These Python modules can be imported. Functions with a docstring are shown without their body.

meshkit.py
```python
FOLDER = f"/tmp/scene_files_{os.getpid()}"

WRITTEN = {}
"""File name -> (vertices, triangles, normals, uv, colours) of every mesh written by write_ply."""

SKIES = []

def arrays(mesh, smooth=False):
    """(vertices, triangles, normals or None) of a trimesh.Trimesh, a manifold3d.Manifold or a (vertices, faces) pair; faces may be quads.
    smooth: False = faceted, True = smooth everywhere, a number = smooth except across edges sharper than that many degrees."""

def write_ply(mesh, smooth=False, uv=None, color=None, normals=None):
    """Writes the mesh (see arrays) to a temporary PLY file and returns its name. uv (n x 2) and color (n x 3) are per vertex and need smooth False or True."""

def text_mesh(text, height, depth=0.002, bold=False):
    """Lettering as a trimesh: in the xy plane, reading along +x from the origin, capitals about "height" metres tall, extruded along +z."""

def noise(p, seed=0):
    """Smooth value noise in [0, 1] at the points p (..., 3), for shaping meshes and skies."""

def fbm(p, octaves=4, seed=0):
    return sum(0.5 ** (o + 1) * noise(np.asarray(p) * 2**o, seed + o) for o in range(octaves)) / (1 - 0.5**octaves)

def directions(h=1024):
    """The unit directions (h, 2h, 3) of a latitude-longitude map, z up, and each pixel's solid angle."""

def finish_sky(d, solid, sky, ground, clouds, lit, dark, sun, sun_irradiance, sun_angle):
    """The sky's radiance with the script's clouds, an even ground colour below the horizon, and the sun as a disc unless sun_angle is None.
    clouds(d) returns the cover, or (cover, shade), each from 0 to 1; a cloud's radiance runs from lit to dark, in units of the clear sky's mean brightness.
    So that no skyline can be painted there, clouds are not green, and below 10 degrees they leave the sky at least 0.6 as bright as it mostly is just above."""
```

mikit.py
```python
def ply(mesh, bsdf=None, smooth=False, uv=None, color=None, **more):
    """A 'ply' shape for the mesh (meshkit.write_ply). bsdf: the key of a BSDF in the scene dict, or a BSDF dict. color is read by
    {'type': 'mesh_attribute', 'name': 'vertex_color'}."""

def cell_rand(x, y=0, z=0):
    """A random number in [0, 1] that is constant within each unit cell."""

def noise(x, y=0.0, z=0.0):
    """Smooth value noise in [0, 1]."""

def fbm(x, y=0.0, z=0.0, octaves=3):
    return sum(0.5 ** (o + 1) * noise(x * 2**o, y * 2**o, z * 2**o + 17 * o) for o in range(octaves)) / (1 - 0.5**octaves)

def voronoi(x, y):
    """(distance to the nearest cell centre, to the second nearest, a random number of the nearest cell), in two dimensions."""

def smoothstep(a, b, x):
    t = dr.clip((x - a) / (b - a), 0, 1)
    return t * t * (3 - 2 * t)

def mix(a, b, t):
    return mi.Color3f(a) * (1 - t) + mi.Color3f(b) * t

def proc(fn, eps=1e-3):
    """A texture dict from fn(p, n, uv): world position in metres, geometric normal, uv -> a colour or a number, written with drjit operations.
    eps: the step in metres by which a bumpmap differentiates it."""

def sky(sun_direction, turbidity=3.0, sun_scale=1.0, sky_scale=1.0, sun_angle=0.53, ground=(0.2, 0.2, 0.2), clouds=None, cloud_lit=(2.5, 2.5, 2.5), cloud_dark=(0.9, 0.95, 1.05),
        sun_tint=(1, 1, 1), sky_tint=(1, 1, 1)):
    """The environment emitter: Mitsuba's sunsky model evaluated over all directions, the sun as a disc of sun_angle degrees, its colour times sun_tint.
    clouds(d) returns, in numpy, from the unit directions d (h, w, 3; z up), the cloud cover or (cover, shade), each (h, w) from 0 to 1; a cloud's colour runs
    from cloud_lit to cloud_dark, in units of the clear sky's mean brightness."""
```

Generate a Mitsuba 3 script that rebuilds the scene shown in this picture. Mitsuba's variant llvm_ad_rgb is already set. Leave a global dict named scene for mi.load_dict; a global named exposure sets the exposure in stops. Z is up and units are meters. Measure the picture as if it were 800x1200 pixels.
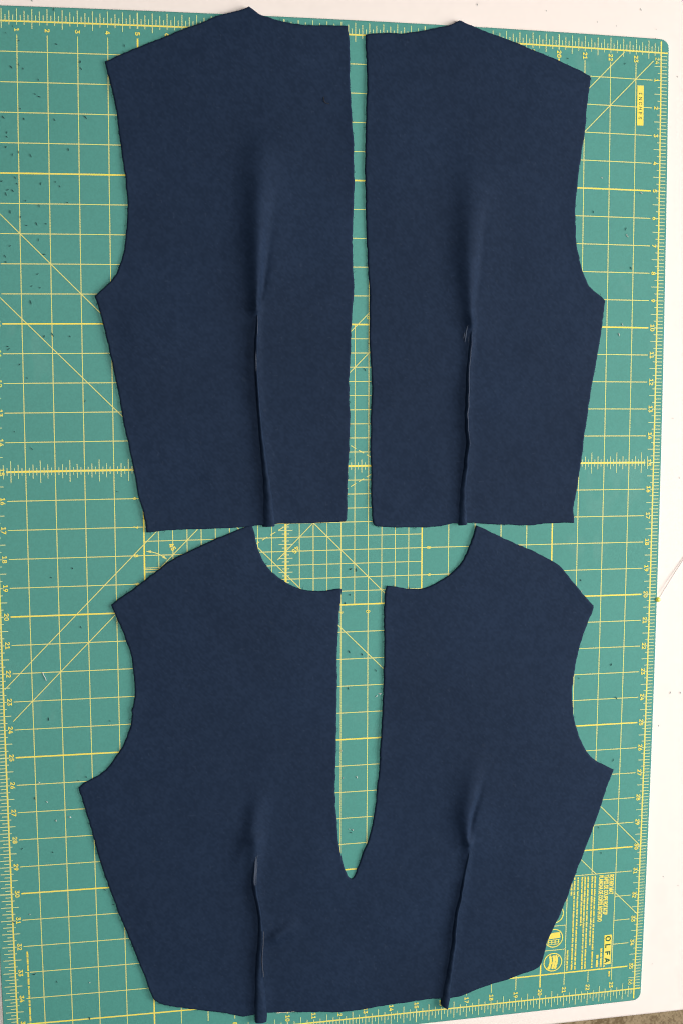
import math, random
import numpy as np
import trimesh, shapely
from shapely import geometry as sg
from shapely.ops import unary_union
from scipy.spatial import Delaunay
import drjit as dr
import mitsuba as mi
import mikit, meshkit

T = mi.ScalarTransform4f
scene = {"type": "scene"}
labels = {}
exposure = 0.0

# ------------------------------------------------------------------ camera (metres; the mat's top is z = 0, x to the right, y away)
CAM = np.array([-0.2510, 0.1748, 1.1759])
RIGHT, UP, BACK = (np.array(v) for v in ((0.977980, 0.000636, 0.208699), (0.023536, 0.993280, -0.113314), (-0.207369, 0.115731, 0.971393)))
scene["camera"] = {"type": "perspective", "fov": math.degrees(2 * math.atan(400 / 1562.19)), "fov_axis": "x", "near_clip": 0.01, "far_clip": 50.0,
                   "to_world": T().look_at(origin=CAM.tolist(), target=(CAM - BACK).tolist(), up=UP.tolist())}

# ------------------------------------------------------------------ light: two large ceiling fixtures, the nearer one to the right of the table
def rgb(*v):
    return {"type": "rgb", "value": list(v)}

def box(x0, x1, y0, y1, z0, z1):
    m = trimesh.creation.box((x1 - x0, y1 - y0, z1 - z0)); m.apply_translation(((x0 + x1) / 2, (y0 + y1) / 2, (z0 + z1) / 2)); return m

def ceiling_light(key, cx, cy, cz, w, d, power, label):
    scene[key + "__housing"] = mikit.ply(trimesh.util.concatenate([box(cx - w / 2 - .03, cx + w / 2 + .03, cy - d / 2 - .03, cy + d / 2 + .03, cz + .012, cz + .09)]), "white_metal")
    v = np.array([[cx - w / 2, cy - d / 2, cz], [cx - w / 2, cy + d / 2, cz], [cx + w / 2, cy + d / 2, cz], [cx + w / 2, cy - d / 2, cz]])
    scene[key + "__diffuser"] = mikit.ply((v, np.array([[0, 1, 2, 3]])), "white_metal", emitter={"type": "area", "radiance": rgb(*power)})
    labels[key] = {"label": label, "category": "ceiling light"}

WHITE = {"type": "twosided", "bsdf": {"type": "diffuse", "reflectance": rgb(.8, .8, .8)}}
scene["white_metal"] = WHITE
ceiling_light("ceiling_light", 0.0, 0.0, 1.95, 1.4, 1.2, (4.4, 4.22, 4.1), "wide ceiling light hanging right above the white table")
def softbox(key, x, y, z, w, h, power, label):
    """a big square softbox standing on the floor to the right, facing the table"""
    v = np.array([[x, y - w / 2, z - h / 2], [x, y - w / 2, z + h / 2], [x, y + w / 2, z + h / 2], [x, y + w / 2, z - h / 2]])
    scene[key + "__diffuser"] = mikit.ply((v, np.array([[0, 1, 2, 3]])), "white_metal", emitter={"type": "area", "radiance": rgb(*power)})
    scene[key + "__housing"] = mikit.ply(box(x + .012, x + .2, y - w / 2 - .03, y + w / 2 + .03, z - h / 2 - .03, z + h / 2 + .03), "white_metal")
    scene[key + "__stand"] = mikit.ply(box(x + .08, x + .12, y - .02, y + .02, -.74, z - h / 2 - .032), "white_metal")
    labels[key] = {"label": label, "category": "softbox lamp"}
softbox("softbox_lamp", 2.3, -0.05, 1.35, 1.6, 1.5, (14.5, 13.8, 13.2), "square softbox lamp standing to the right of the white table")

# ------------------------------------------------------------------ materials
def put(name, d, two=True):
    scene[name] = {"type": "twosided", "bsdf": d} if two else d

def laminate(p, n, uv):
    a = mikit.fbm(p.x * 9, p.y * 9, 3.0); s = mikit.smoothstep(.62, .8, mikit.fbm(p.x * 40, p.y * 40, 1.0))
    return mikit.mix((.825, .755, .705), (.815, .745, .693), a) * (1 - .02 * s)
put("table_laminate", {"type": "principled", "base_color": mikit.proc(laminate), "roughness": .55, "specular": .35})
put("table_edge_band", {"type": "principled", "base_color": rgb(.74, .71, .67), "roughness": .5})
put("leg_metal", {"type": "principled", "base_color": rgb(.35, .35, .36), "roughness": .35, "metallic": .8})

def carpet(p, n, uv):
    a = mikit.fbm(p.x * 55, p.y * 55, 0.0, octaves=3); b = mikit.noise(p.x * 420, p.y * 420, 5.0)
    return mikit.mix((.22, .165, .095), (.42, .335, .215), mikit.smoothstep(.3, .7, a * .6 + b * .4))
put("carpet", {"type": "diffuse", "reflectance": mikit.proc(carpet)})

def mat_green(p, n, uv):
    a = mikit.fbm(p.x * 6, p.y * 6, 2.0); b = mikit.noise(p.x * 900, p.y * 900, 9.0)
    scuff = mikit.smoothstep(.60, .78, mikit.fbm(p.x * 22 + 4, p.y * 16 + 7, 4.0)) * mikit.smoothstep(.35, .75, mikit.noise(p.x * 150, p.y * 60, 2.0))
    c = mikit.mix((.058, .250, .210), (.068, .279, .240), a) * (.94 + .12 * b)
    return c + mi.Color3f(.016, .013, .012) * scuff
def mat_grain(p, n, uv):
    return mikit.noise(p.x * 1500, p.y * 1500, 1.0)
put("mat_green", {"type": "bumpmap", "arbitrary": mikit.proc(mat_grain, 2e-4), "scale": 4e-5,
                  "bsdf": {"type": "principled", "base_color": mikit.proc(mat_green), "roughness": .62, "specular": .35}})
def ink(p, n, uv):
    w = mikit.fbm(p.x * 60, p.y * 60, 3.0) * .6 + mikit.noise(p.x * 700, p.y * 700, 1.0) * .4
    return mikit.mix((.82, .68, .10), (.74, .66, .16), mikit.smoothstep(.35, .75, w))
put("yellow_ink", {"type": "principled", "base_color": mikit.proc(ink), "roughness": .6, "specular": .3})
put("pale_ink", {"type": "principled", "base_color": rgb(.70, .65, .20), "roughness": .6, "specular": .3})
put("tick_ink", {"type": "principled", "base_color": rgb(.58, .64, .30), "roughness": .6, "specular": .3})
put("green_ink", {"type": "diffuse", "reflectance": rgb(.05, .14, .085)})

def navy(p, n, uv):
    t = mikit.noise((p.x + p.y) * 700, (p.x - p.y) * 260, p.z * 300) * .45 + mikit.noise(p.x * 520, p.y * 520, 8.0) * .35 + mikit.noise(p.x * 180, p.y * 180, 4.0) * .2
    t = mikit.smoothstep(.22, .78, t)
    m = mikit.fbm(p.x * 14, p.y * 14, 6.0)
    speck = mikit.smoothstep(.90, .97, mikit.noise(p.x * 480 + 3, p.y * 480, 2.0))
    return mikit.mix((.0070, .0176, .0420), (.0110, .0242, .0545), t) * (.86 + .24 * m) + mi.Color3f(.006, .007, .008) * speck
def weave(p, n, uv):
    return mikit.noise((p.x + p.y) * 900, (p.x - p.y) * 300, p.z * 200) * .6 + mikit.noise(p.x * 1100, p.y * 1100, 3.0) * .4
put("navy_cloth", {"type": "bumpmap", "arbitrary": mikit.proc(weave, 2e-4), "scale": 1.7e-4,
                   "bsdf": {"type": "principled", "base_color": mikit.proc(navy), "roughness": .78, "specular": .14, "sheen": .25, "sheen_tint": .5}})
put("chalk", {"type": "diffuse", "reflectance": rgb(.065, .082, .12)})
put("navy_fibre", {"type": "diffuse", "reflectance": rgb(.018, .034, .055)})
put("teal_lint", {"type": "diffuse", "reflectance": rgb(.035, .095, .095)})
put("pale_fibre", {"type": "diffuse", "reflectance": rgb(.62, .62, .60)})
put("grey_thread", {"type": "diffuse", "reflectance": rgb(.075, .085, .11)})
put("dark_thread", {"type": "diffuse", "reflectance": rgb(.035, .037, .045)})
put("cream_thread", {"type": "diffuse", "reflectance": rgb(.70, .66, .50)})
put("pin_steel", {"type": "principled", "base_color": rgb(.45, .41, .39), "metallic": .6, "roughness": .4})
put("yellow_bead", {"type": "principled", "base_color": rgb(.85, .78, .12), "roughness": .25, "clearcoat": .6, "clearcoat_gloss": .9})

# ------------------------------------------------------------------ helpers
def tube(points, r, sides=7, caps=True):
    """a round tube along a polyline, r a number or one per point"""
    p = np.asarray(points, float); r = np.broadcast_to(np.asarray(r, float), (len(p),))
    t = np.gradient(p, axis=0); t /= np.linalg.norm(t, axis=1, keepdims=True) + 1e-12
    ref = np.array([0, 0, 1.0]) if abs(t[0, 2]) < .9 else np.array([1.0, 0, 0])
    a = np.cross(t, ref); a /= np.linalg.norm(a, axis=1, keepdims=True) + 1e-12
    b = np.cross(t, a); g = np.arange(sides) * 2 * np.pi / sides
    v = (p[:, None] + r[:, None, None] * (np.cos(g)[None, :, None] * a[:, None] + np.sin(g)[None, :, None] * b[:, None])).reshape(-1, 3)
    f = []
    for i in range(len(p) - 1):
        for j in range(sides):
            k = (j + 1) % sides
            f += [[i * sides + j, i * sides + k, (i + 1) * sides + k], [i * sides + j, (i + 1) * sides + k, (i + 1) * sides + j]]
    if caps:
        n = len(v); v = np.vstack([v, p[0], p[-1]]); e = (len(p) - 1) * sides
        for j in range(sides):
            k = (j + 1) % sides
            f += [[n, k, j], [n + 1, e + j, e + k]]
    return trimesh.Trimesh(v, np.array(f), process=False)

def pts(flat):
    return np.array(flat, float).reshape(-1, 2) * 1e-4

def spline(P, n):
    """n points along the polyline P, rounded by averaging"""
    P = np.asarray(P, float); s = np.r_[0, np.cumsum(np.linalg.norm(np.diff(P, axis=0), axis=1))]
    x = np.linspace(0, s[-1], n); Q = np.stack([np.interp(x, s, P[:, k]) for k in range(P.shape[1])], 1)
    for _ in range(3):
        Q[1:-1] = .25 * Q[:-2] + .5 * Q[1:-1] + .25 * Q[2:]
    return Q

# ------------------------------------------------------------------ the setting: floor and table
TZ = -0.0022                                                                  # table top, the mat lies on it
scene["floor"] = mikit.ply(box(-3, 3, -3, 3, TZ - .78, TZ - .74), "carpet")
labels["floor"] = {"kind": "structure", "label": "brown and beige flecked carpet below the front edge of the table"}
X0, X1, Y0, Y1 = -0.95, 1.0, -0.4815, 0.66
outline = sg.box(X0, Y0, X1, Y1).buffer(-.02).buffer(.02, quad_segs=6)
def slab(poly, z0, z1, r, steps=4):
    """an extruded outline with rounded upper and lower edges"""
    rings = []
    for i in range(steps + 1):
        a = i / steps * math.pi / 2; rings.append((r * (1 - math.sin(a)), z0 + r * (1 - math.cos(a))))
    rings += [(i, z0 + z1 - z) for i, z in rings[::-1]]
    n = 240; s = np.linspace(0, 1, n, endpoint=False); V = []
    for inset, z in rings:
        q = poly.buffer(-inset).exterior; q = q if q.is_ccw else sg.LinearRing(list(q.coords)[::-1])
        start = q.project(sg.Point(poly.bounds[0], (poly.bounds[1] + poly.bounds[3]) / 2))
        V.append([(*q.interpolate((start + t * q.length) % q.length).coords[0][:2], z) for t in s])
    V = np.array(V); R = len(rings); F = []
    for i in range(R - 1):
        for j in range(n):
            k = (j + 1) % n; F += [[i * n + j, i * n + k, (i + 1) * n + k], [i * n + j, (i + 1) * n + k, (i + 1) * n + j]]
    v = V.reshape(-1, 3); c = len(v); v = np.vstack([v, [*poly.centroid.coords[0], z0], [*poly.centroid.coords[0], z1]])
    for j in range(n):
        k = (j + 1) % n; F += [[c, k, j], [c + 1, (R - 1) * n + j, (R - 1) * n + k]]
    return trimesh.Trimesh(v, np.array(F), process=False)
scene["work_table__table_top"] = mikit.ply(slab(outline, TZ - .028, TZ, .003), "table_laminate", smooth=35)
k = 0
for x in (X0 + .1, X1 - .1):
    for y in (Y0 + .1, Y1 - .1):
        leg = trimesh.util.concatenate([tube([(x, y, TZ - .028), (x, y, TZ - .725)], .019, 18), tube([(x, y, TZ - .725), (x, y, TZ - .74)], [.024, .026], 18)])
        scene["work_table__leg" + ("_%03d" % k if k else "")] = mikit.ply(leg, "leg_metal", smooth=35); k += 1
labels["work_table"] = {"label": "plain white table with rounded edge under the green cutting mat", "category": "table"}

# ------------------------------------------------------------------ the cutting mat; its inch grid runs u = 0..24 to the right and v = 0..36 towards the front
EX = [(0, 0), (0, 1), (0, 2), (0, 3), (1, 0), (1, 1), (1, 2), (2, 0), (2, 1), (3, 0)]
CO = np.array([[-0.000561, -3.1e-05], [-0.00029, -0.458688], [-0.000389, 0.001477], [-0.000169, 0.005709], [0.305149, -0.000456], [-0.001079, -0.001003], [-0.0041, 0.000513],
               [0.001017, -0.000483], [0.000686, 0.002222], [-0.002077, -0.000304]])
def M(uv, z=0.0):
    """mat inches -> metres: the old mat has relaxed a few millimetres out of true"""
    uv = np.asarray(uv, float); a, b = (uv[:, 0] - 12) / 12, (uv[:, 1] - 18) / 18
    xy = sum(c[None] * (a**i * b**j)[:, None] for c, (i, j) in zip(CO, EX))
    return np.c_[xy, np.broadcast_to(z, len(xy))]

def mat_mesh():
    rim = sg.box(-.51, -.5, 24.31, 36.52).buffer(-.32).buffer(.32, quad_segs=8).exterior
    rim = sg.LinearRing(list(shapely.segmentize(rim, .5).coords)); ring = np.array(rim.coords)[:-1]
    if not rim.is_ccw: ring = ring[::-1]
    inner = np.array(sg.Polygon(ring).buffer(-.02).exterior.coords)
    g = np.array([(u, v) for u in np.arange(0, 24.1, 1) for v in np.arange(0, 36.1, 1)])
    n = len(ring); c = sg.Polygon(ring).centroid
    ins = ring + (np.array(c.coords[0]) - ring) * .0012
    P = np.vstack([ins, g]); tri = Delaunay(P).simplices
    d = P[tri]; area = (d[:, 1, 0] - d[:, 0, 0]) * (d[:, 2, 1] - d[:, 0, 1]) - (d[:, 2, 0] - d[:, 0, 0]) * (d[:, 1, 1] - d[:, 0, 1])
    tri[area > 0] = tri[area > 0][:, ::-1]                       # v runs down, so flip for an upward normal
    top = M(P, 0.0); e1 = M(ring, -.0005); e2 = M(ring, TZ + .0001)
    v = np.vstack([top, e1, e2]); o1, o2 = len(P), len(P) + n; f = [tri]
    q = []
    for i in range(n):
        j = (i + 1) % n
        for a, b in ((0, o1), (o1, o2)):
            q += [[a + i, a + j, b + j], [a + i, b + j, b + i]]
    f.append(np.array(q)); m = trimesh.Trimesh(v, np.vstack(f), process=False)
    return m
scene["cutting_mat__mat_sheet"] = mikit.ply(mat_mesh(), "mat_green", smooth=30)
labels["cutting_mat"] = {"label": "large worn green cutting mat with yellow inch grid lying on the white table", "category": "cutting mat"}

Z1, Z2, Z3, Z4 = .00006, .00012, .00018, .00024
def strip(u0, v0, u1, v1, w, z):
    n = max(2, int(math.hypot(u1 - u0, v1 - v0)) + 2); t = np.linspace(0, 1, n)[:, None]
    c = np.array([[u0, v0]]) * (1 - t) + np.array([[u1, v1]]) * t
    d = np.array([u1 - u0, v1 - v0]); d = d / np.linalg.norm(d); nn = np.array([-d[1], d[0]]) * w / 2
    V = M(np.vstack([c - nn, c + nn]), z); F = []
    for i in range(n - 1):
        F += [[i, n + i, n + i + 1], [i, n + i + 1, i + 1]]
    return trimesh.Trimesh(V, np.array(F), process=False)
def up(m):
    """turn every face upwards"""
    f = np.array(m.faces); v = np.array(m.vertices); nz = np.cross(v[f[:, 1]] - v[f[:, 0]], v[f[:, 2]] - v[f[:, 0]])[:, 2]
    f[nz < 0] = f[nz < 0][:, ::-1]; return trimesh.Trimesh(v, f, process=False)
def flat(poly, z):
    out = []
    for g in getattr(poly, "geoms", [poly]):
        if g.is_empty: continue
        v, f = trimesh.creation.triangulate_polygon(shapely.segmentize(g, .4), engine="earcut"); out.append(trimesh.Trimesh(M(v, z), f, process=False))
    return trimesh.util.concatenate(out)
_glyph = {}
def text(s, u, v, h, z, center=True, bold=False, stretch=1.0, length=None, heavy=.02):
    """lettering printed on the mat, reading towards the front edge, its top towards the right"""
    key = (s, bold, heavy)
    if key not in _glyph:
        m = meshkit.text_mesh(s, 1.0, .001, bold); p = np.array(m.vertices); f = np.array(m.faces); f = f[np.all(p[f][:, :, 2] > .0005, axis=1)]
        shape = unary_union([sg.Polygon(p[t][:, :2]).buffer(1e-4) for t in f]).buffer(heavy, quad_segs=2).simplify(.008); V, F = [], []
        for g in getattr(shape, "geoms", [shape]):
            a, b = trimesh.creation.triangulate_polygon(g, engine="earcut"); F.append(b + sum(map(len, V))); V.append(a)
        _glyph[key] = (np.vstack(V), np.vstack(F))
    p, f = _glyph[key]
    x0, x1 = p[:, 0].min(), p[:, 0].max(); k = length / (x1 - x0) if length else h * stretch
    x = (p[:, 0] - (x0 + x1) / 2 if center else p[:, 0] - x0) * k; y = (p[:, 1] - .5) * h
    return trimesh.Trimesh(M(np.c_[u + y, v + x], z), f, process=False)

THIN, BOLD = .029, .053
lines, bold, ticks = [], [], []
num = lambda i: i % 5 == 0
for u in range(1, 24):
    w = BOLD if num(u) else THIN
    for a, b in ([(.44, 31), (35, 35.5)] if u == 22 else [(.44, 35.52)]): (bold if num(u) else lines).append(strip(u, a, u, b, w, Z1))
for v in range(1, 36):
    w = BOLD if num(v) else THIN; a = .34 if v not in (33, 34) else .53
    if v in (32, 33, 34): lines += [strip(a, v, 21, v, w, Z2), strip(23, v, 23.66, v, w, Z2)]
    else: (bold if num(v) else lines).append(strip(a, v, 23.66, v, w, Z2))
lines += [strip(.02, 33, .0, 33, .01, Z2)]
for v in (33, 34): lines.append(strip(.36, v, .45, v, THIN, Z2))
bold += [strip(-.42, 0, 24.27, 0, BOLD, Z2), strip(-.42, 36, 24.27, 36, BOLD, Z2), strip(0, -.42, 0, 36.42, BOLD, Z1), strip(24, -.42, 24, 36.42, BOLD, Z1)]
for i in range(11):                                                             # the half-inch field in the middle
    lines += [strip(5.5 + i, 10, 5.5 + i, 20, THIN * .9, Z1), strip(5, 10.5 + i, 15, 10.5 + i, THIN * .9, Z2)] if i < 10 else []
bold += [strip(5, 10, 5, 20, BOLD, Z1), strip(15, 10, 15, 20, BOLD, Z1), strip(5, 10, 15, 10, BOLD, Z2), strip(5, 20, 15, 20, BOLD, Z2), strip(10, 10, 10, 20, .075, Z1), strip(.34, 15, 23.66, 15, .07, Z2)]
lines += [strip(.3, 23.7, 23.7, .3, THIN, Z3), strip(.05, 22.55, 22.55, .05, THIN, Z3), strip(0, 6, 24, 30, THIN, Z3), strip(0, 8.83, 22.17, 31, THIN, Z3), strip(23, 31.83, 24, 32.83, THIN, Z3),
          strip(11, 17, 9.7, 18.3, THIN, Z3), strip(5.03, 18.44, 5.9, 18.44, THIN * .8, Z3), strip(5.03, 18.58, 5.7, 18.58, THIN, Z4)]
for sgn in (-1, 1):                                                             # dashed thirty-degree lines
    for i in range(34):
        t0 = 5.1 + i * .29; a, b = t0, t0 + .19
        if b < 15: lines.append(strip(a, 15 + sgn * (a - 13.62) * .577, b, 15 + sgn * (b - 13.62) * .577, THIN, Z3))
arc = [(5 + 1.15 * math.sin(a), 19 - 1.15 * math.cos(a)) for a in np.linspace(.06, .74, 9)]
lines += [strip(*arc[i], *arc[i + 1], THIN, Z3) for i in range(8)]
for (px, py), (qx, qy) in ((arc[0], arc[1]), (arc[-1], arc[-2])):
    d = math.hypot(qx - px, qy - py); ex, ey = (qx - px) / d, (qy - py) / d
    lines.append(flat(sg.Polygon([(px, py), (px + .16 * ex - .05 * ey, py + .16 * ey + .05 * ex), (px + .16 * ex + .05 * ey, py + .16 * ey - .05 * ex)]), Z4))
scene["cutting_mat__grid_lines"] = mikit.ply(up(trimesh.util.concatenate(lines)), "pale_ink")
scene["cutting_mat__main_lines"] = mikit.ply(up(trimesh.util.concatenate(bold)), "yellow_ink")
labels["cutting_mat__main_lines"] = {"label": "thicker yellow lines at every fifth inch and along the rulers"}

def ruler(n, at, out, inn, z, w=.03):
    """ticks every eighth of an inch: at(t, offset) -> (u, v); outer and inner lengths for inch, half, quarter, eighth"""
    for i in range(1, n * 8):
        k = 0 if i % 8 == 0 else 1 if i % 4 == 0 else 2 if i % 2 == 0 else 3
        bw = w * 1.5 if i % 40 == 0 else w
        ticks.append(strip(*at(i / 8, -inn[k]), *at(i / 8, out[k]), bw, z))
ruler(24, lambda t, o: (t, -o), (.42, .41, .34, .21), (.12, .24, .12, 0), Z4)
ruler(24, lambda t, o: (t, 36 + o), (.42, .40, .33, .2), (.12, .28, .14, 0), Z4)
ruler(36, lambda t, o: (24 + o, t), (.25, .24, .24, .23), (.12, .26, .13, 0), Z4, .027)
ruler(36, lambda t, o: (-o, t), (.42, .40, .36, .22), (.1, .24, .1, 0), Z4)
for i in range(1, 24 * 8):
    h = (0, .13, .24, .13, .38, .13, .24, .13)[i % 8]
    if h: ticks.append(strip(i / 8, 15 - h, i / 8, 15 + h, .028, Z3))
for i in range(1, 80):
    h = (.18, .13, .25, .13)[i % 4]
    if i % 4: ticks.append(strip(10 - h, 10 + i / 8, 10 + h, 10 + i / 8, .028, Z3))
scene["cutting_mat__ruler_ticks"] = mikit.ply(up(trimesh.util.concatenate(ticks)), "tick_ink")

nums = []
for u in range(1, 24):
    b = True
    nums += [text(str(u), u, .285, .15, Z4, bold=b, stretch=1.02), text(str(u), u, 35.72, .15, Z4, bold=b, stretch=1.02)]
for v in range(1, 36):
    b = True
    nums += [text(str(v), .2, v, .15, Z4, bold=b, stretch=1.02), text(str(v), 23.82, v, .15, Z4, bold=b, stretch=1.02)]
nums += [text("24", 23.84, .3, .15, Z4), text("36", 23.82, 35.68, .15, Z4), text("24", .2, 24, .15, Z4)]
for i in range(1, 10):
    nums += [text(str(i), 4.72, 10 + i, .14, Z4), text(str(i), 15.26, 10 + i, .14, Z4), text(str(i), 5 + i, 9.76, .14, Z4), text(str(i), 5 + i, 20.27, .14, Z4)]
for (u, v, r, s) in ((5.98, 17.72, 28, "45"), (10.36, 17.95, -45, "45")):
    m = text(s, u, v, .16, Z4, bold=True); a = math.radians(r); c = M([[u, v]])[0]; p = np.array(m.vertices) - c
    m.vertices = np.c_[p[:, 0] * math.cos(a) - p[:, 1] * math.sin(a), p[:, 0] * math.sin(a) + p[:, 1] * math.cos(a), p[:, 2]] + c; nums.append(m)
for i, m in enumerate(nums):
    scene["cutting_mat__ruler_number" + ("_%03d" % i if i else "")] = mikit.ply(up(m), "yellow_ink")

rng = random.Random(4)
note = [text(s, u, 31.07, .165, Z4, center=False, bold=True, length=l, heavy=.055) for s, u, l in (("ROTARY MAT", 22.83, .82), ("TAPIS DE COUPE ROTATIF", 22.61, 1.66), ("PLANCHA DE CORTE ROTATIVO", 22.39, 1.92))]
def fine_print(u, v0, v1, h):
    v = v0
    while v < v1 - .04:                                                         # words too small to read
        w = min(rng.uniform(.08, .34), v1 - v); q = v
        while q < v + w - .02:
            l = min(rng.uniform(.03, .06), v + w - q); a = rng.uniform(.32, .5) * h
            note.append(flat(sg.box(u - h * .5, q, u + a, q + l * .86), Z4)); q += l
        v += w + .028
for u, a, b in ((21.17, 31.3, 31.8), (21.29, 31.07, 34.93), (21.43, 31.07, 34.93), (21.6, 31.07, 33.1), (21.72, 31.07, 34.93), (21.85, 31.07, 34.93), (22.02, 31.07, 34.0), (22.14, 31.07, 34.93), (21.1, 34.05, 34.93)):
    fine_print(u, a, b, .07)
fine_print(22.36, 34.38, 34.93, .1); fine_print(22.52, 34.12, 34.93, .09); fine_print(22.9, 35.12, 35.36, .08); fine_print(.47, 32.2, 35.9, .07)
for v0 in (32.5, 33.5, 34.5):
    c = sg.Point(20.5, v0)
    note.append(flat(c.buffer(.385, quad_segs=16).difference(c.buffer(.345, quad_segs=16)), Z4))
a = sg.Polygon([(20.36, 33.28), (20.74, 33.26), (20.78, 33.5), (20.28, 33.53)]); note.append(flat(a, Z4))   # a box over a grid
for i in range(4): note.append(flat(sg.box(20.26 + i * .14, 33.56, 20.3 + i * .14, 33.72), Z4))
for q in (33.56, 33.65, 33.74): note.append(flat(sg.box(20.24, q, 20.74, q + .025), Z4))
wave = lambda x: sg.LineString([(x + .03 * math.sin(t * 9), 34.26 + t) for t in np.linspace(0, .48, 14)]).buffer(.05)
note.append(flat(unary_union([wave(20.38), wave(20.52), wave(20.63)]), Z4))
note.append(flat(sg.LineString([(20.24, 34.77), (20.76, 34.23)]).buffer(.018), Z3))
note.append(flat(sg.Polygon([(20.3, 32.4), (20.55, 32.36), (20.7, 32.5), (20.6, 32.66), (20.34, 32.6)]), Z4))
scene["cutting_mat__care_print"] = mikit.ply(up(trimesh.util.concatenate(note)), "yellow_ink")
labels["cutting_mat__care_print"] = {"label": "small block of yellow care print and round symbols"}

scene["cutting_mat__unit_label"] = mikit.ply(up(flat(sg.box(23.06, 1.22, 23.32, 2.66), Z4)), "yellow_ink")
scene["cutting_mat__unit_label__lettering"] = mikit.ply(up(trimesh.util.concatenate([text(c, 23.19, 1.52 + i * .174, .125, Z4 + .00008) for i, c in enumerate("INCHES")])), "green_ink")
labels["cutting_mat__unit_label"] = {"label": "solid yellow label reading INCHES near the upper right corner"}
logo = sg.box(22.63, 33.58, 22.94, 34.82)
scene["cutting_mat__logo_label"] = mikit.ply(up(flat(logo.buffer(-.02).buffer(.02), Z4)), "yellow_ink")
scene["cutting_mat__logo_label__lettering"] = mikit.ply(up(trimesh.util.concatenate([text(c, 22.785, 33.74 + i * .305, .2, Z4 + .00008, bold=True, stretch=1.1, heavy=.035) for i, c in enumerate("OLFA")] )), "green_ink")
scene["cutting_mat__logo_label__registered_mark"] = mikit.ply(up(flat(sg.Point(22.66, 34.89).buffer(.045).difference(sg.Point(22.66, 34.89).buffer(.018)), Z4)), "yellow_ink")
labels["cutting_mat__logo_label"] = {"label": "solid yellow brand label near the lower right corner"}

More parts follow.
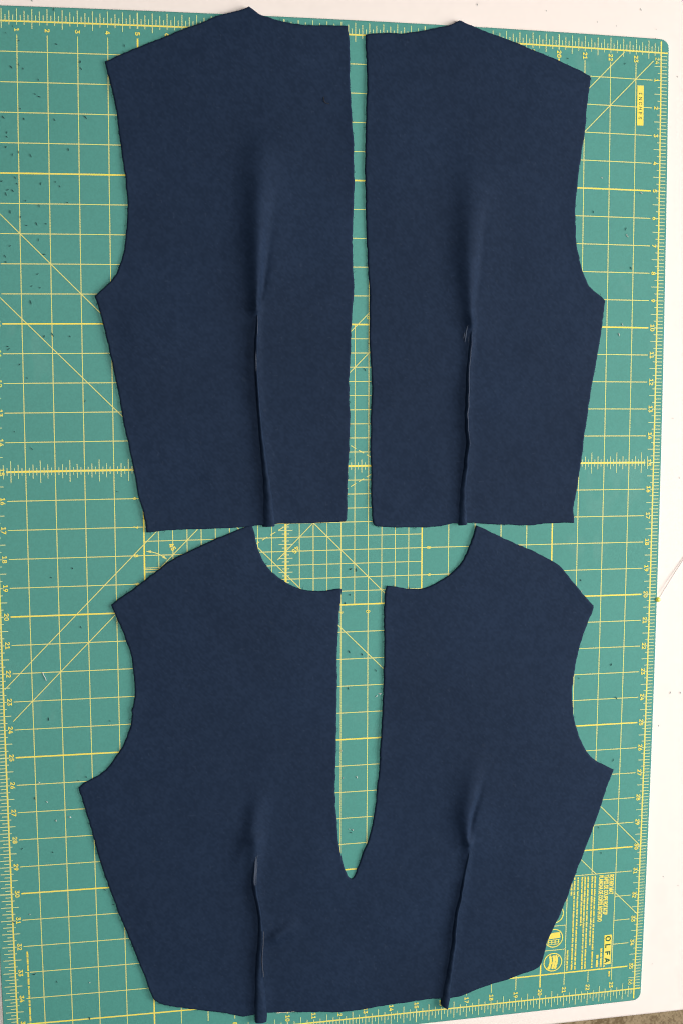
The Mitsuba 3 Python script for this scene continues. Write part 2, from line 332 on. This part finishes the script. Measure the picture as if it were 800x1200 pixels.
# ------------------------------------------------------------------ the cut cloth pieces (outlines in tenths of a millimetre on the mat)
BACK_LEFT = [-2040,4219,-1954,4258,-1846,4310,-1630,4405,-1442,4484,-1340,4532,-1209,4577,-1151,4613,-1085,4638,-975,4676,-864,4704,-835,4723,-813,4732,-783,4713,-747,4678,-695,4658,-636,4647,-562,4627,-487,4613,-398,4604,-308,4601,-119,4606,-5,4611,50,4612,60,4505,67,4397,65,4216,71,4072,83,3890,91,3745,103,3635,106,3379,111,3268,106,3068,98,2935,96,2786,100,2562,113,2375,106,2262,97,2149,88,1998,81,1884,78,1786,71,1657,67,1504,70,1321,79,1198,74,1083,68,890,59,736,53,550,50,363,48,285,33,262,-42,258,-161,254,-380,255,-602,258,-738,248,-869,237,-1019,230,-1244,227,-1399,226,-1523,226,-1621,220,-1711,210,-1757,207,-1765,277,-1773,356,-1790,398,-1803,467,-1821,542,-1841,648,-1855,753,-1873,843,-1887,933,-1906,1000,-1922,1097,-1937,1157,-1948,1231,-1957,1301,-1973,1401,-1992,1512,-2015,1640,-2038,1747,-2064,1885,-2088,2005,-2119,2129,-2147,2208,-2162,2262,-2134,2293,-2088,2332,-2055,2360,-2023,2382,-1994,2426,-1964,2477,-1943,2538,-1919,2615,-1901,2691,-1881,2857,-1871,3051,-1879,3172,-1886,3285,-1902,3384,-1915,3494,-1925,3568,-1937,3659,-1950,3796,-1960,3869,-1990,4001,-2010,4091,-2030,4164]
BACK_RIGHT = [213,4546,237,4558,338,4567,500,4574,609,4584,717,4606,834,4633,936,4657,999,4676,1045,4702,1064,4713,1093,4700,1188,4668,1355,4615,1500,4575,1653,4528,1828,4469,2008,4406,2148,4354,2265,4306,2305,4284,2311,4265,2302,4189,2283,4034,2273,3913,2268,3806,2257,3742,2240,3635,2221,3508,2207,3386,2198,3294,2186,3140,2185,3017,2196,2848,2204,2779,2232,2648,2268,2528,2304,2451,2347,2385,2421,2334,2486,2288,2502,2269,2496,2222,2479,2069,2451,1848,2416,1643,2386,1452,2355,1273,2346,1170,2332,1086,2312,986,2299,830,2284,714,2275,618,2255,481,2232,360,2229,304,2239,231,2240,193,2091,195,1922,192,1829,179,1728,183,1585,191,1460,199,1269,217,1178,221,1071,221,977,205,883,190,768,188,561,191,392,202,316,209,292,232,284,279,275,451,273,615,271,802,264,961,272,1119,266,1235,274,1335,275,1542,270,1687,261,1805,255,1900,254,2112,251,2279,248,2414,239,2527,233,2639,227,2788,220,2937,217,3078,212,3241,207,3381,210,3529,211,3676,215,3800,221,3925,224,4071,224,4223,221,4296,215,4397,211,4490]
FRONT = [-819,264,-802,199,-786,105,-761,15,-718,-85,-661,-165,-585,-229,-492,-297,-398,-343,-300,-367,-185,-376,-79,-364,-13,-354,-1,-366,-4,-405,-14,-484,-23,-579,-30,-673,-35,-769,-42,-912,-45,-1071,-41,-1208,-46,-1352,-48,-1553,-48,-1715,-50,-1837,-56,-1942,-59,-2080,-62,-2260,-58,-2415,-46,-2540,-37,-2655,-27,-2780,-5,-2891,18,-2976,48,-3065,76,-3114,98,-3127,117,-3112,141,-3058,171,-2984,204,-2881,245,-2793,269,-2733,293,-2631,313,-2516,329,-2377,337,-2279,341,-2205,353,-2165,363,-2042,365,-1944,368,-1862,377,-1781,380,-1655,388,-1538,392,-1416,397,-1278,398,-1129,405,-1021,402,-908,401,-771,398,-611,400,-508,403,-412,422,-343,508,-359,626,-383,701,-391,811,-377,912,-333,996,-280,1067,-227,1133,-165,1181,-80,1217,14,1245,103,1268,184,1276,192,1390,140,1545,62,1714,-13,1799,-46,1930,-111,2048,-178,2122,-227,2161,-282,2225,-361,2284,-427,2348,-500,2399,-561,2449,-609,2453,-636,2435,-691,2403,-769,2363,-868,2334,-954,2319,-1011,2292,-1137,2272,-1254,2258,-1366,2256,-1475,2265,-1584,2278,-1702,2305,-1794,2345,-1913,2400,-2013,2455,-2086,2516,-2144,2608,-2185,2686,-2225,2704,-2240,2693,-2273,2661,-2336,2598,-2529,2563,-2638,2505,-2805,2444,-2969,2380,-3140,2332,-3257,2278,-3415,2222,-3560,2171,-3680,2105,-3810,2052,-3901,2036,-3978,2008,-4100,1981,-4167,1944,-4194,1830,-4220,1660,-4270,1478,-4304,1310,-4350,1190,-4387,1121,-4402,1061,-4396,984,-4399,912,-4391,822,-4394,627,-4406,459,-4409,317,-4420,191,-4429,0,-4424,-206,-4406,-411,-4388,-573,-4370,-711,-4358,-832,-4368,-936,-4379,-1016,-4352,-1140,-4317,-1255,-4285,-1373,-4259,-1510,-4226,-1647,-4189,-1712,-4165,-1751,-4132,-1777,-4093,-1797,-4034,-1821,-3941,-1858,-3843,-1900,-3724,-1931,-3628,-1971,-3514,-2008,-3412,-2050,-3308,-2079,-3213,-2102,-3146,-2140,-3035,-2172,-2932,-2202,-2832,-2219,-2760,-2243,-2683,-2267,-2569,-2288,-2469,-2315,-2375,-2347,-2251,-2375,-2147,-2397,-2071,-2384,-2054,-2357,-2033,-2305,-2014,-2243,-1986,-2176,-1945,-2124,-1894,-2072,-1822,-2019,-1756,-1983,-1680,-1951,-1606,-1919,-1521,-1906,-1432,-1913,-1385,-1894,-1339,-1882,-1254,-1885,-1161,-1894,-1024,-1901,-920,-1919,-842,-1951,-763,-1975,-677,-2018,-576,-2046,-510,-2076,-428,-2056,-406,-1999,-371,-1966,-346,-1853,-272,-1764,-205,-1663,-129,-1576,-62,-1458,-1,-1398,21,-1242,92,-1088,157,-972,200,-869,240]
DART_A = ([-774,2194,-782,2105,-783,2031,-789,1845,-790,1657,-784,1470,-777,1319,-761,1092,-738,864,-725,672,-721,481,-725,327,-728,235], [-759,2195,-749,2106,-749,2031,-757,1845,-764,1657,-756,1470,-746,1319,-725,1091,-692,863,-664,671,-640,479,-625,325,-618,240])
DART_B = ([1191,2073,1179,1926,1167,1795,1153,1594,1145,1368,1142,1142,1162,961,1146,812,1118,615,1104,465,1099,322,1099,199], [1209,2073,1206,1926,1195,1795,1181,1593,1176,1368,1173,1141,1195,961,1179,811,1165,614,1162,464,1168,321,1178,209])
DART_C = ([-832,-2668,-838,-2717,-853,-2895,-858,-3026,-847,-3158,-816,-3276,-793,-3434,-789,-3551,-798,-3682,-816,-3822,-824,-3996,-827,-4180,-830,-4372,-828,-4431], [-796,-2663,-781,-2721,-798,-2900,-807,-3030,-804,-3161,-780,-3279,-758,-3438,-746,-3555,-742,-3688,-751,-3828,-749,-4004,-726,-4190,-713,-4385,-718,-4439])
DART_D = ([1223,-2844,1220,-2894,1208,-3003,1176,-3179,1152,-3342,1111,-3492,1092,-3631,1075,-3835,1045,-4038,1010,-4228,982,-4394,978,-4454], [1240,-2845,1243,-2896,1232,-3005,1207,-3181,1178,-3340,1145,-3482,1125,-3660,1112,-3873,1092,-4077,1068,-4264,1058,-4402,1045,-4500])
FOLD_A = [-711,3714,-728,3424,-745,3134,-754,2842,-759,2622,-765,2364,-770,2164]
FOLD_B = [1164,3556,1184,3257,1168,2956,1159,2653,1159,2348,1183,2057]
FOLD_C = [-756,-2109,-789,-2308,-826,-2508,-886,-2706,-959,-2904,-1040,-3110]
FOLD_D = [1367,-1960,1286,-2205,1229,-2410,1193,-2616,1221,-2837]
FOLD_W = [-758,-3670,-637,-3611,-492,-3545,-395,-3488]
FOLD_PUL = [-1126,795,-1242,532]
DARK_LINT = [-2452,4622,4,-2787,4471,2,-2742,4357,3,-2437,4344,4,-1874,4357,4,-2844,4414,2,-2810,4141,5,-2747,4165,3,-2714,4132,3,-2244,4208,4,-2239,4153,4,-2591,4048,3,-2622,3929,3,-2587,3909,4,-2743,3806,2,-2212,3756,6,-2466,3726,4,-2717,3724,3,-2883,3731,5,-2912,3696,3,-2859,3608,3,-2860,3573,3,-2869,3489,3,-2816,3428,4,-2669,3426,5,-2359,3485,4,-2766,3451,3,-2800,3240,4,-2912,3209,3,-2787,3191,3,-2591,3196,4,-2471,3214,2,-2437,3179,3,-2865,3140,4,-2880,3104,5,-2823,3134,4,-2721,3052,2,-2376,3046,2,-2610,3013,4,-2849,2958,5,-2766,2917,3,-2635,2864,5,-2719,2848,3,-2557,2865,3,-2624,2729,4,-2857,2675,3,-2578,2609,4,-2901,2589,4,-2896,2540,3,-2638,2444,3,-2690,2343,3,-2620,2330,2,-2701,2207,6,-2523,1935,6,-2594,1920,4,-2380,1921,3,-2901,1832,3,-2895,1811,5,-2806,1681,3,-2746,1565,2,-2263,1366,3,-2726,959,5,-2864,1107,2,-2001,575,4,-2403,-91,3,-2588,-168,3,-2342,-618,4,-2640,-1432,5,-2106,-1478,2,-2775,-2145,4,-2326,-1980,3,-2394,-2007,3,-2898,-2599,3,-2632,-2651,2,-2182,-3039,4,-2108,-3182,4,-2990,-3271,5,-2824,-3775,5,-2624,-3868,3,-2343,-4247,5,2368,3076,4,2692,2928,5,2753,2571,5,2643,4413,3,2321,-361,3,2654,-1196,4,2325,-1313,2,2715,-1527,6,2696,-2145,5,2562,-2813,4,2595,-3075,3,87,-181,5,135,-190,6,80,-418,3,72,-951,5,193,-981,4,323,-1140,4,65,-1296,4,91,-2677,4,210,1634,6,32,-495,3,2797,4903,4,2952,4738,2,-2630,4684,3,1236,4864,3,2089,4433,2,3272,-3383,3,3431,-3485,2,3181,-4280,2,3162,-1830,2,3287,-1512,4,3395,-1518,3,2932,4651,2,3163,4319,2,2561,4746,2,1885,4845,2,2378,4774,2,3317,596,2,3229,1168,2]
PALE_LINT = [2444,3386,3,2702,2874,3,2835,3258,4,365,-1360,5,332,-1383,4,75,-2642,2,107,-2653,3,17,-2145,2,147,-2146,4,-2596,-2362,3,-2476,-2339,4,-2847,-3212,2,-2336,-3905,2,-2673,-2184,3,2332,-468,3,1272,206,2,2711,2859,2,2682,2051,4,2650,1956,5,1,-1883,2,-2735,-2000,3]
THREAD = [-617,-4379,-560,-4378,-487,-4380,-414,-4383]
THREAD2 = [-2681,-1004,-2674,-1032,-2660,-1055,-2652,-1082]
PIN = [3121,-578,3355,-230,3381,-193]
SNAG = [-165,4001,-163,3961,-131,3944,-116,3949]
CHALK_A = [-765,2097,-764,2045,-769,1986]
CHALK_A2 = [-779,1792,-782,1717,-785,1650]
CHALK_B = [1152,2034,1145,1949,1136,1864]
CHALK_C = [-809,-2688,-814,-2753,-821,-2874,-824,-3038]
THREAD_C = [-749,-3530,-753,-3662,-767,-3802,-761,-3886,-748,-3979]
VALLEY_A = [-624,3195,-660,2902,-684,2623,-720,2328,-759,2164]
VALLEY_B = [1329,3186,1286,2845,1258,2502,1220,2272,1191,2072]
VALLEY_D = [1402,-2087,1338,-2334,1289,-2498,1249,-2663,1226,-2829]
TH = .0015
def smooth_outline(flat_list, step=.0014, seed=0):
    P = pts(flat_list); n = len(P); keep = []
    for i in range(n):
        a, b = P[i] - P[i - 1], P[(i + 1) % n] - P[i]
        keep.append(abs(math.degrees(math.atan2(a[0] * b[1] - a[1] * b[0], a @ b))) > 24)
    Q, fix = [], []
    for i in range(n):
        a, b = P[i], P[(i + 1) % n]; m = max(1, int(np.linalg.norm(b - a) / step))
        for t in range(m):
            Q.append(a + (b - a) * t / m); fix.append(keep[i] and t == 0)
    Q, fix = np.array(Q), np.array(fix)
    for _ in range(10):
        S = .25 * np.roll(Q, 1, 0) + .5 * Q + .25 * np.roll(Q, -1, 0); Q[~fix] = S[~fix]
    t = np.roll(Q, -1, 0) - np.roll(Q, 1, 0); t /= np.linalg.norm(t, axis=1, keepdims=True) + 1e-12
    z = np.zeros(len(Q)); o = meshkit.noise(np.c_[Q * 330, z], seed) - .5; o2 = meshkit.noise(np.c_[Q * 120, z], seed + 3) - .5
    return Q + np.c_[-t[:, 1], t[:, 0]] * (o * .0007 + o2 * .0004)[:, None]

def along(F, P):
    """distance of the points P from the polyline F, the side (left of it < 0, in x) and the fraction along it"""
    best = np.full(len(P), 9.0); frac = np.zeros(len(P)); side = np.zeros(len(P)); L = np.r_[0, np.cumsum(np.linalg.norm(np.diff(F, axis=0), axis=1))]
    for i in range(len(F) - 1):
        a, d = F[i], F[i + 1] - F[i]; t = np.clip(((P - a) @ d) / (d @ d), 0, 1); q = P - a - t[:, None] * d; r = np.linalg.norm(q, axis=1); m = r < best
        best[m] = r[m]; frac[m] = ((L[i] + t * np.linalg.norm(d)) / L[-1])[m]; side[m] = np.sign(q[:, 0])[m]
    return best, side, frac

def cloth_sheet(outline, folds, seed, base=.0004):
    """folds: (polyline, heights along it, left widths, right widths)"""
    B = smooth_outline(outline, seed=seed); poly = sg.Polygon(B).buffer(0); poly = max(getattr(poly, "geoms", [poly]), key=lambda g: g.area)
    P = [B]
    for inset, step in ((.0007, .0016), (.0018, .0022)):
        q = poly.buffer(-inset)
        for g in getattr(q, "geoms", [q]):
            r = g.exterior; P.append(np.array([r.interpolate(s).coords[0] for s in np.arange(0, r.length, step)]))
    rg = np.random.default_rng(seed); x0, y0, x1, y1 = poly.bounds
    def grid(s):
        g = np.stack(np.meshgrid(np.arange(x0, x1, s), np.arange(y0, y1, s)), -1).reshape(-1, 2); return g + rg.uniform(-.25, .25, g.shape) * s
    deep = poly.buffer(-.0026); g = grid(.0034); near = np.min([along(f[0], g)[0] for f in folds], axis=0); g = g[near > .024]
    h = grid(.0013); near = np.min([along(f[0], h)[0] for f in folds], axis=0); h = h[near <= .024]
    for a in (g, h): P.append(a[shapely.contains_xy(deep, a[:, 0], a[:, 1])])
    P = np.vstack(P); tri = Delaunay(P).simplices; c = P[tri].mean(1); tri = tri[shapely.contains_xy(poly.buffer(1e-6), c[:, 0], c[:, 1])]
    d = P[tri]; ar = (d[:, 1, 0] - d[:, 0, 0]) * (d[:, 2, 1] - d[:, 0, 1]) - (d[:, 2, 0] - d[:, 0, 0]) * (d[:, 1, 1] - d[:, 0, 1])
    tri[ar < 0] = tri[ar < 0][:, ::-1]; tri = tri[np.abs(ar) > 1e-11]
    dist = shapely.distance(shapely.points(P), poly.exterior); zz = np.zeros(len(P))
    e = np.clip(dist / .0012, 0, 1); top = base + TH * (.45 + .55 * np.sqrt(1 - (1 - e) ** 2))
    lift = np.clip(meshkit.noise(np.c_[P * 22, zz], seed + 9) - .35, 0, 1) * .0028 * np.exp(-dist / .007)
    wavy = (meshkit.fbm(np.c_[P * 11, zz], 3, seed + 5) - .3) * .0022 * np.clip(dist / .02, 0, 1) + (meshkit.noise(np.c_[P * 45, zz], seed + 7) - .5) * .00035
    raise_ = lift + np.maximum(wavy, -.0003)
    for F, H, wl, wr in folds:
        r, s, t = along(F, P); k = np.linspace(0, 1, len(H)); hh = np.interp(t, k, H); w = np.where(s < 0, np.interp(t, k, wl), np.interp(t, k, wr))
        raise_ = raise_ + hh * np.exp(-(r / w) ** 2)
    top = np.maximum(top + raise_, base + .0004); bot = np.maximum(.00035, top - TH); bot[:len(B)] = np.minimum(bot[:len(B)], top[:len(B)] - .0004)
    n, N = len(B), len(P); v = np.vstack([np.c_[P, top], np.c_[P, bot]]); ccw = sg.LinearRing(B).is_ccw; q = []
    for i in range(n):
        j = (i + 1) % n; a = [[i, N + i, N + j], [i, N + j, j]]; q += a if ccw else [x[::-1] for x in a]
    return trimesh.Trimesh(v, np.vstack([tri, tri[:, ::-1] + N, np.array(q)]), process=False)

LEAN = np.array([(0, 0), (.03, .14), (.12, .34), (.27, .56), (.45, .76), (.62, .91), (.77, .99), (.88, 1), (.97, .9), (1.02, .7), (1.02, .35), (.98, 0)])
ROUND = np.array([(0, 0), (-.03, .3), (-.02, .6), (.04, .85), (.14, .97), (.27, 1), (.45, .97), (.63, .88), (.8, .72), (.92, .5), (.99, .25), (1, 0)])
def dart_frame(sides, heights, seed, n=90):
    L, R = (spline(pts(s), n) for s in sides); H = np.interp(np.linspace(0, 1, n), np.linspace(0, 1, len(heights)), heights)
    H = H * (1 + .22 * (meshkit.noise(np.c_[np.arange(n) * .22, np.zeros(n), np.zeros(n)], seed) - .5)); w = (meshkit.noise(np.c_[np.arange(n) * .3, np.zeros(n), np.ones(n)], seed) - .5) * .0008
    return L + np.c_[w, 0 * w], R + np.c_[w, 0 * w], H
def dart_fold(sides, heights, lo=.0012, seed=0, rounding=(0, 0)):
    """the sewn dart: a folded flap standing on the sheet, upright and narrow near its point, leaning over and wide at the hem"""
    n = 90; L, R, H = dart_frame(sides, heights, seed, n); mixr = np.interp(np.linspace(0, 1, n), np.linspace(0, 1, len(rounding)), rounding)
    V = np.array([[(*(l + (r - l) * x), lo + h * z) for x, z in LEAN * (1 - q) + ROUND * q] for l, r, h, q in zip(L, R, H, mixr)]); k = len(LEAN); F = []
    for i in range(n - 1):
        for j in range(k):
            m = (j + 1) % k; F += [[i * k + j, i * k + m, (i + 1) * k + m], [i * k + j, (i + 1) * k + m, (i + 1) * k + j]]
    v = V.reshape(-1, 3); c = len(v); v = np.vstack([v, V[0].mean(0), V[-1].mean(0)])
    for j in range(k):
        m = (j + 1) % k; F += [[c, m, j], [c + 1, (n - 1) * k + j, (n - 1) * k + m]]
    m = trimesh.Trimesh(v, np.array(F), process=False); m.fix_normals(); return m

def chalk_streaks(line, r, seed, w=.00022):
    """dry chalk: a few broken strokes side by side along a line of points on the cloth"""
    rg = np.random.default_rng(seed); out = []; n = len(line)
    for _ in range(9):
        a = rg.integers(0, max(1, n // 2)); b = min(n, a + rg.integers(n // 3, n)); p = line[a:b].copy()
        if len(p) < 4: continue
        p[:, 0] += rg.normal(0, r); out.append(tube(p, np.full(len(p), w) * np.sin(np.pi * np.linspace(.08, .92, len(p))), 5))
    return trimesh.util.concatenate(out)
def on_dart(sides, heights, seed, t0, t1, x, rounding=0.0):
    L, R, H = dart_frame(sides, heights, seed); i = np.arange(int(t0 * 89), int(t1 * 89) + 1); q = LEAN * (1 - rounding) + ROUND * rounding
    o = np.argsort(q[:9, 0]); z = np.interp(x, q[:9, 0][o], q[:9, 1][o])
    return np.c_[L[i] + (R[i] - L[i]) * x, .0014 + H[i] * z]
def on_sheet(key, flat_list, n=14, up_=.0001):
    p = spline(pts(flat_list), n); v = SHEET[key]; z = [v[np.linalg.norm(v[:, :2] - q, axis=1) < .0018][:, 2].max(initial=.002) for q in p]
    return np.c_[p, np.array(z) + up_]
SHEET = {}

def fuzz(outline, seed, count):
    """short fibres along a raw cut edge"""
    B = smooth_outline(outline, seed=seed); rg = np.random.default_rng(seed); out = []
    c = sg.Polygon(B).buffer(0)
    for i in rg.integers(0, len(B) - 2, count):
        t = B[i + 1] - B[i]; t /= np.linalg.norm(t) + 1e-12; n = np.array([t[1], -t[0]]); n = -n if c.contains(sg.Point(B[i] + n * .001)) else n
        l = rg.uniform(.0008, .0026); d = n + t * rg.uniform(-1.2, 1.2); d /= np.linalg.norm(d); z = rg.uniform(.0004, .0014); b = rg.uniform(-.4, .4)
        out.append(tube([(*(B[i] - d * .0005), z), (*(B[i] + d * l * .5 + t * b * l * .4), z + .0003), (*(B[i] + d * l + t * b * l), max(.0003, z - .0003))], .00011, 4))
    return trimesh.util.concatenate(out)

def piece(key, outline, folds, darts, seed, label, fibres):
    m = cloth_sheet(outline, folds, seed); SHEET[key] = np.array(m.vertices)
    scene[key + "__cloth_sheet"] = mikit.ply(m, "navy_cloth", smooth=50)
    for i, (sides, hs, *rest) in enumerate(darts):
        scene[key + "__dart" + ("_%03d" % i if i else "")] = mikit.ply(dart_fold(sides, hs, seed=seed + i, rounding=rest[0] if rest else (0, 0)), "navy_cloth", smooth=50)
    scene[key + "__frayed_edge"] = {**mikit.ply(fuzz(outline, seed, fibres), "navy_fibre")}
    labels[key + "__frayed_edge"] = {"kind": "stuff", "label": "tiny loose fibres along the raw cut edge"}
    labels[key] = {"label": label, "category": "fabric piece"}

def part(key, mesh, bsdf, label=None, **more):
    scene[key] = mikit.ply(mesh, bsdf, smooth=40)
    if label: labels[key] = {"label": label, **more}

fold = lambda name: spline(pts(name), 24)
under = lambda s: spline((pts(s[0]) + pts(s[1])) / 2, 24)
mm = lambda *a: [x * 1e-3 for x in a]
HA, HB, HC, HD = mm(6.5, 7.2, 7.5, 8, 8, 8, 7.5, 7, 6.5), mm(5.6, 6.2, 6.5, 7, 7, 7, 6.5, 6, 5.5), mm(4.5, 6.5, 7, 7, 7, 7, 6.5, 6, 5), mm(4.6, 5, 5.5, 6, 6.5, 6.5, 6.5, 6, 5.5)
piece("bodice_back_panel", BACK_LEFT, [(fold(FOLD_A), mm(0, 2.6, 4.6, 6.0, 6.6, 6.2, 4.8), mm(15, 13, 12, 11, 9.5, 7, 4), mm(16, 13, 11, 9.5, 7.5, 5.5, 3.5)), (fold(VALLEY_A), mm(0, -1.4, -2.4, -3.0, -2.0), mm(6, 5, 4, 3, 2), mm(7, 6, 4.5, 3.2, 2.2)),
                                       (fold(FOLD_A), mm(1, 2.5, 3, 3, 3, 2.5, 2), mm(20, 20, 18, 16, 16, 16, 14), mm(30, 30, 28, 26, 24, 24, 22)),
                                       (under(DART_A), mm(2.6, 1.6, 1.2, 1.4, 1.6), mm(6, 8, 9, 9, 9), mm(3, 4, 6, 8, 9)), (fold(FOLD_PUL), mm(0, 1.0, 0), mm(9, 9, 9), mm(9, 9, 9))],
      [(DART_A, HA, (.7, .7, .6, .4))], 11, "navy bodice half at upper left with one sewn dart and small thread snag", 90)
piece("bodice_back_panel_001", BACK_RIGHT, [(fold(FOLD_B), mm(0, 2.0, 3.6, 4.8, 5.4, 5.2, 4.0), mm(15, 13, 12, 11, 9.5, 7, 4), mm(18, 16, 14, 12, 10, 7, 4)), (fold(FOLD_B), mm(1, 2, 2.5, 2.5, 2.5, 2.2, 1.6), mm(20, 20, 18, 18, 16, 16, 14), mm(30, 30, 28, 26, 24, 22, 20)),
                                            (fold(VALLEY_B), mm(0, -1.0, -1.4, -1.4, -.8), mm(5, 4, 3, 2.6, 2), mm(8, 6, 5, 4, 3)), (under(DART_B), mm(2.6, 1.4, 1.0, 1.2, 1.4), mm(5, 7, 8, 8, 8), mm(3, 4, 5, 6, 8))],
      [(DART_B, HB, (.7, .6, .4))], 23, "navy bodice half at upper right with one sewn dart, beside the INCHES label", 80)
piece("bodice_front_panel", FRONT, [(fold(FOLD_C), mm(0, 2.4, 4.4, 3.8, 1.6, 0), mm(9, 8, 7.5, 8, 9, 10), mm(12, 10, 10, 12, 14, 16)), (under(DART_C), mm(4.0, 1.6, 1.0, 1.2, 1.6), mm(6, 7, 8, 9, 9), mm(6, 6, 6, 7, 8)),
                                    (fold(FOLD_D), mm(0, 2.0, 3.6, 4.8, 3.8), mm(13, 11, 10, 8, 4), mm(12, 10, 8, 5, 3.5)), (fold(FOLD_D), mm(1, 2.2, 2.8, 2.8, 1.8), mm(20, 18, 16, 15, 14), mm(26, 26, 24, 22, 20)),
                                    (fold(VALLEY_D), mm(0, -1.2, -2.4, -2.8, -2.0), mm(4, 3, 2.6, 2.4, 2), mm(6, 5, 3.5, 3, 2)), (under(DART_D), mm(2.4, 1.2, 1.0, 1.2, 1.4), mm(4, 7, 8, 8, 8), mm(3, 5, 6, 6, 7)),
                                    (fold(FOLD_W), mm(0, 3.6, 2.4, 0), mm(4, 4, 5, 8), mm(7, 7, 8, 9))],
      [(DART_C, HC, (.4, .4, .5, .8, .9)), (DART_D, HD, (.5, .6, .6, .5))], 37, "large navy bodice front with deep front slit and two darts, lowest on the mat", 120)
part("bodice_back_panel__chalk_mark", chalk_streaks(on_dart(DART_A, HA, 11, .05, .14, .4, .65), .0002, 1), "chalk", "faint pale chalk streak at the point of the dart")
part("bodice_back_panel__chalk_mark_001", chalk_streaks(on_dart(DART_A, HA, 11, .2, .3, .3, .65), .0002, 2), "chalk")
part("bodice_back_panel_001__chalk_mark", chalk_streaks(on_sheet("bodice_back_panel_001", CHALK_B, 24), .0008, 3, .0004), "chalk", "pale chalk streak beside the point of the dart")
part("bodice_back_panel_001__chalk_mark_001", chalk_streaks(on_dart(DART_B, HB, 23, .06, .62, .6, .6), .0002, 8), "chalk")
part("bodice_front_panel__chalk_mark", chalk_streaks(on_dart(DART_C, HC, 37, .02, .24, .5, .4), .0009, 4, .0003), "chalk", "pale chalk streak on the left dart")

# ------------------------------------------------------------------ small things lying about
def thread(key, flat_list, z, r, bsdf, label):
    p = spline(pts(flat_list), 16); part(key, tube(np.c_[p, np.broadcast_to(np.interp(np.linspace(0, 1, 16), np.linspace(0, 1, len(z)), z), 16)], r, 6), bsdf); labels[key] = {"label": label, "category": "thread"}
thread("loose_thread", THREAD, mm(.5, .6, .6, .5), .00045, "cream_thread", "short cream thread across the number 10 at the mat front edge")
thread("loose_thread_001", THREAD2, mm(.5, .7, .5), .0003, "pale_fibre", "short white thread lying on the green mat at the left, far from the cloth")
thread("loose_thread_002", THREAD_C, mm(8.3, 8.6, 8.4, 8.2, 7.4), .00035, "grey_thread", "fine grey thread lying on the lower left dart")
s = pts(SNAG)
thread("loose_thread_003", SNAG, mm(2.4, 3.2, 2.6, 2.5), .00036, "dark_thread", "tiny dark thread snag on the upper left navy piece near its neckline")
h, m, t = pts(PIN); d = (t - h) / np.linalg.norm(t - h); z0 = TZ + .0024
shaft = tube([(*h, z0), (*(h + d * .048), TZ + .0009), (*(h + d * .0515), TZ + .0006)], [.00033, .00033, .00004], 8)
part("sewing_pin__shaft", shaft, "pin_steel")
bead = trimesh.creation.icosphere(3, .0024); bead.apply_scale((1, 1, 1)); bead.apply_translation((*h, z0))
part("sewing_pin__bead", bead, "yellow_bead")
labels["sewing_pin"] = {"label": "steel sewing pin with yellow bead head on the table at the mat's right edge", "category": "pin"}

def flecks(data, seed, r):
    rg = np.random.default_rng(seed); out = []
    q = np.array(data, float).reshape(-1, 3)
    for x, y, l in q:
        x, y, l = x * 1e-4, y * 1e-4, l * .00062; a = rg.uniform(0, math.pi) if rg.random() < .4 else rg.normal(1.9, .5); b = rg.uniform(-.5, .5)
        on = .0004
        for o, f in (("BACK_LEFT", BACK_LEFT), ("BACK_RIGHT", BACK_RIGHT), ("FRONT", FRONT)):
            if POLY[o].contains(sg.Point(x, y)): on = .0027
        if x > .318 or y > .47: on = TZ + .0004
        c, s = math.cos(a) * l / 2, math.sin(a) * l / 2
        out.append(tube([(x - c, y - s, on), (x - s * b * .5, y + c * b * .5, on + .0003), (x + c, y + s, on)], np.array([r * .5, r * rg.uniform(.8, 1.5), r * .4]) * (.6 if x > .318 or y > .47 else 1), 5))
    return trimesh.util.concatenate(out)
POLY = {k: sg.Polygon(pts(v)).buffer(0) for k, v in (("BACK_LEFT", BACK_LEFT), ("BACK_RIGHT", BACK_RIGHT), ("FRONT", FRONT))}
part("dark_lint", flecks(DARK_LINT, 5, .00036), "teal_lint", "tiny dark navy lint flecks scattered over the green mat", kind="stuff")
part("pale_lint", flecks(PALE_LINT, 6, .00038), "pale_fibre", "tiny white lint flecks scattered over the green mat", kind="stuff")
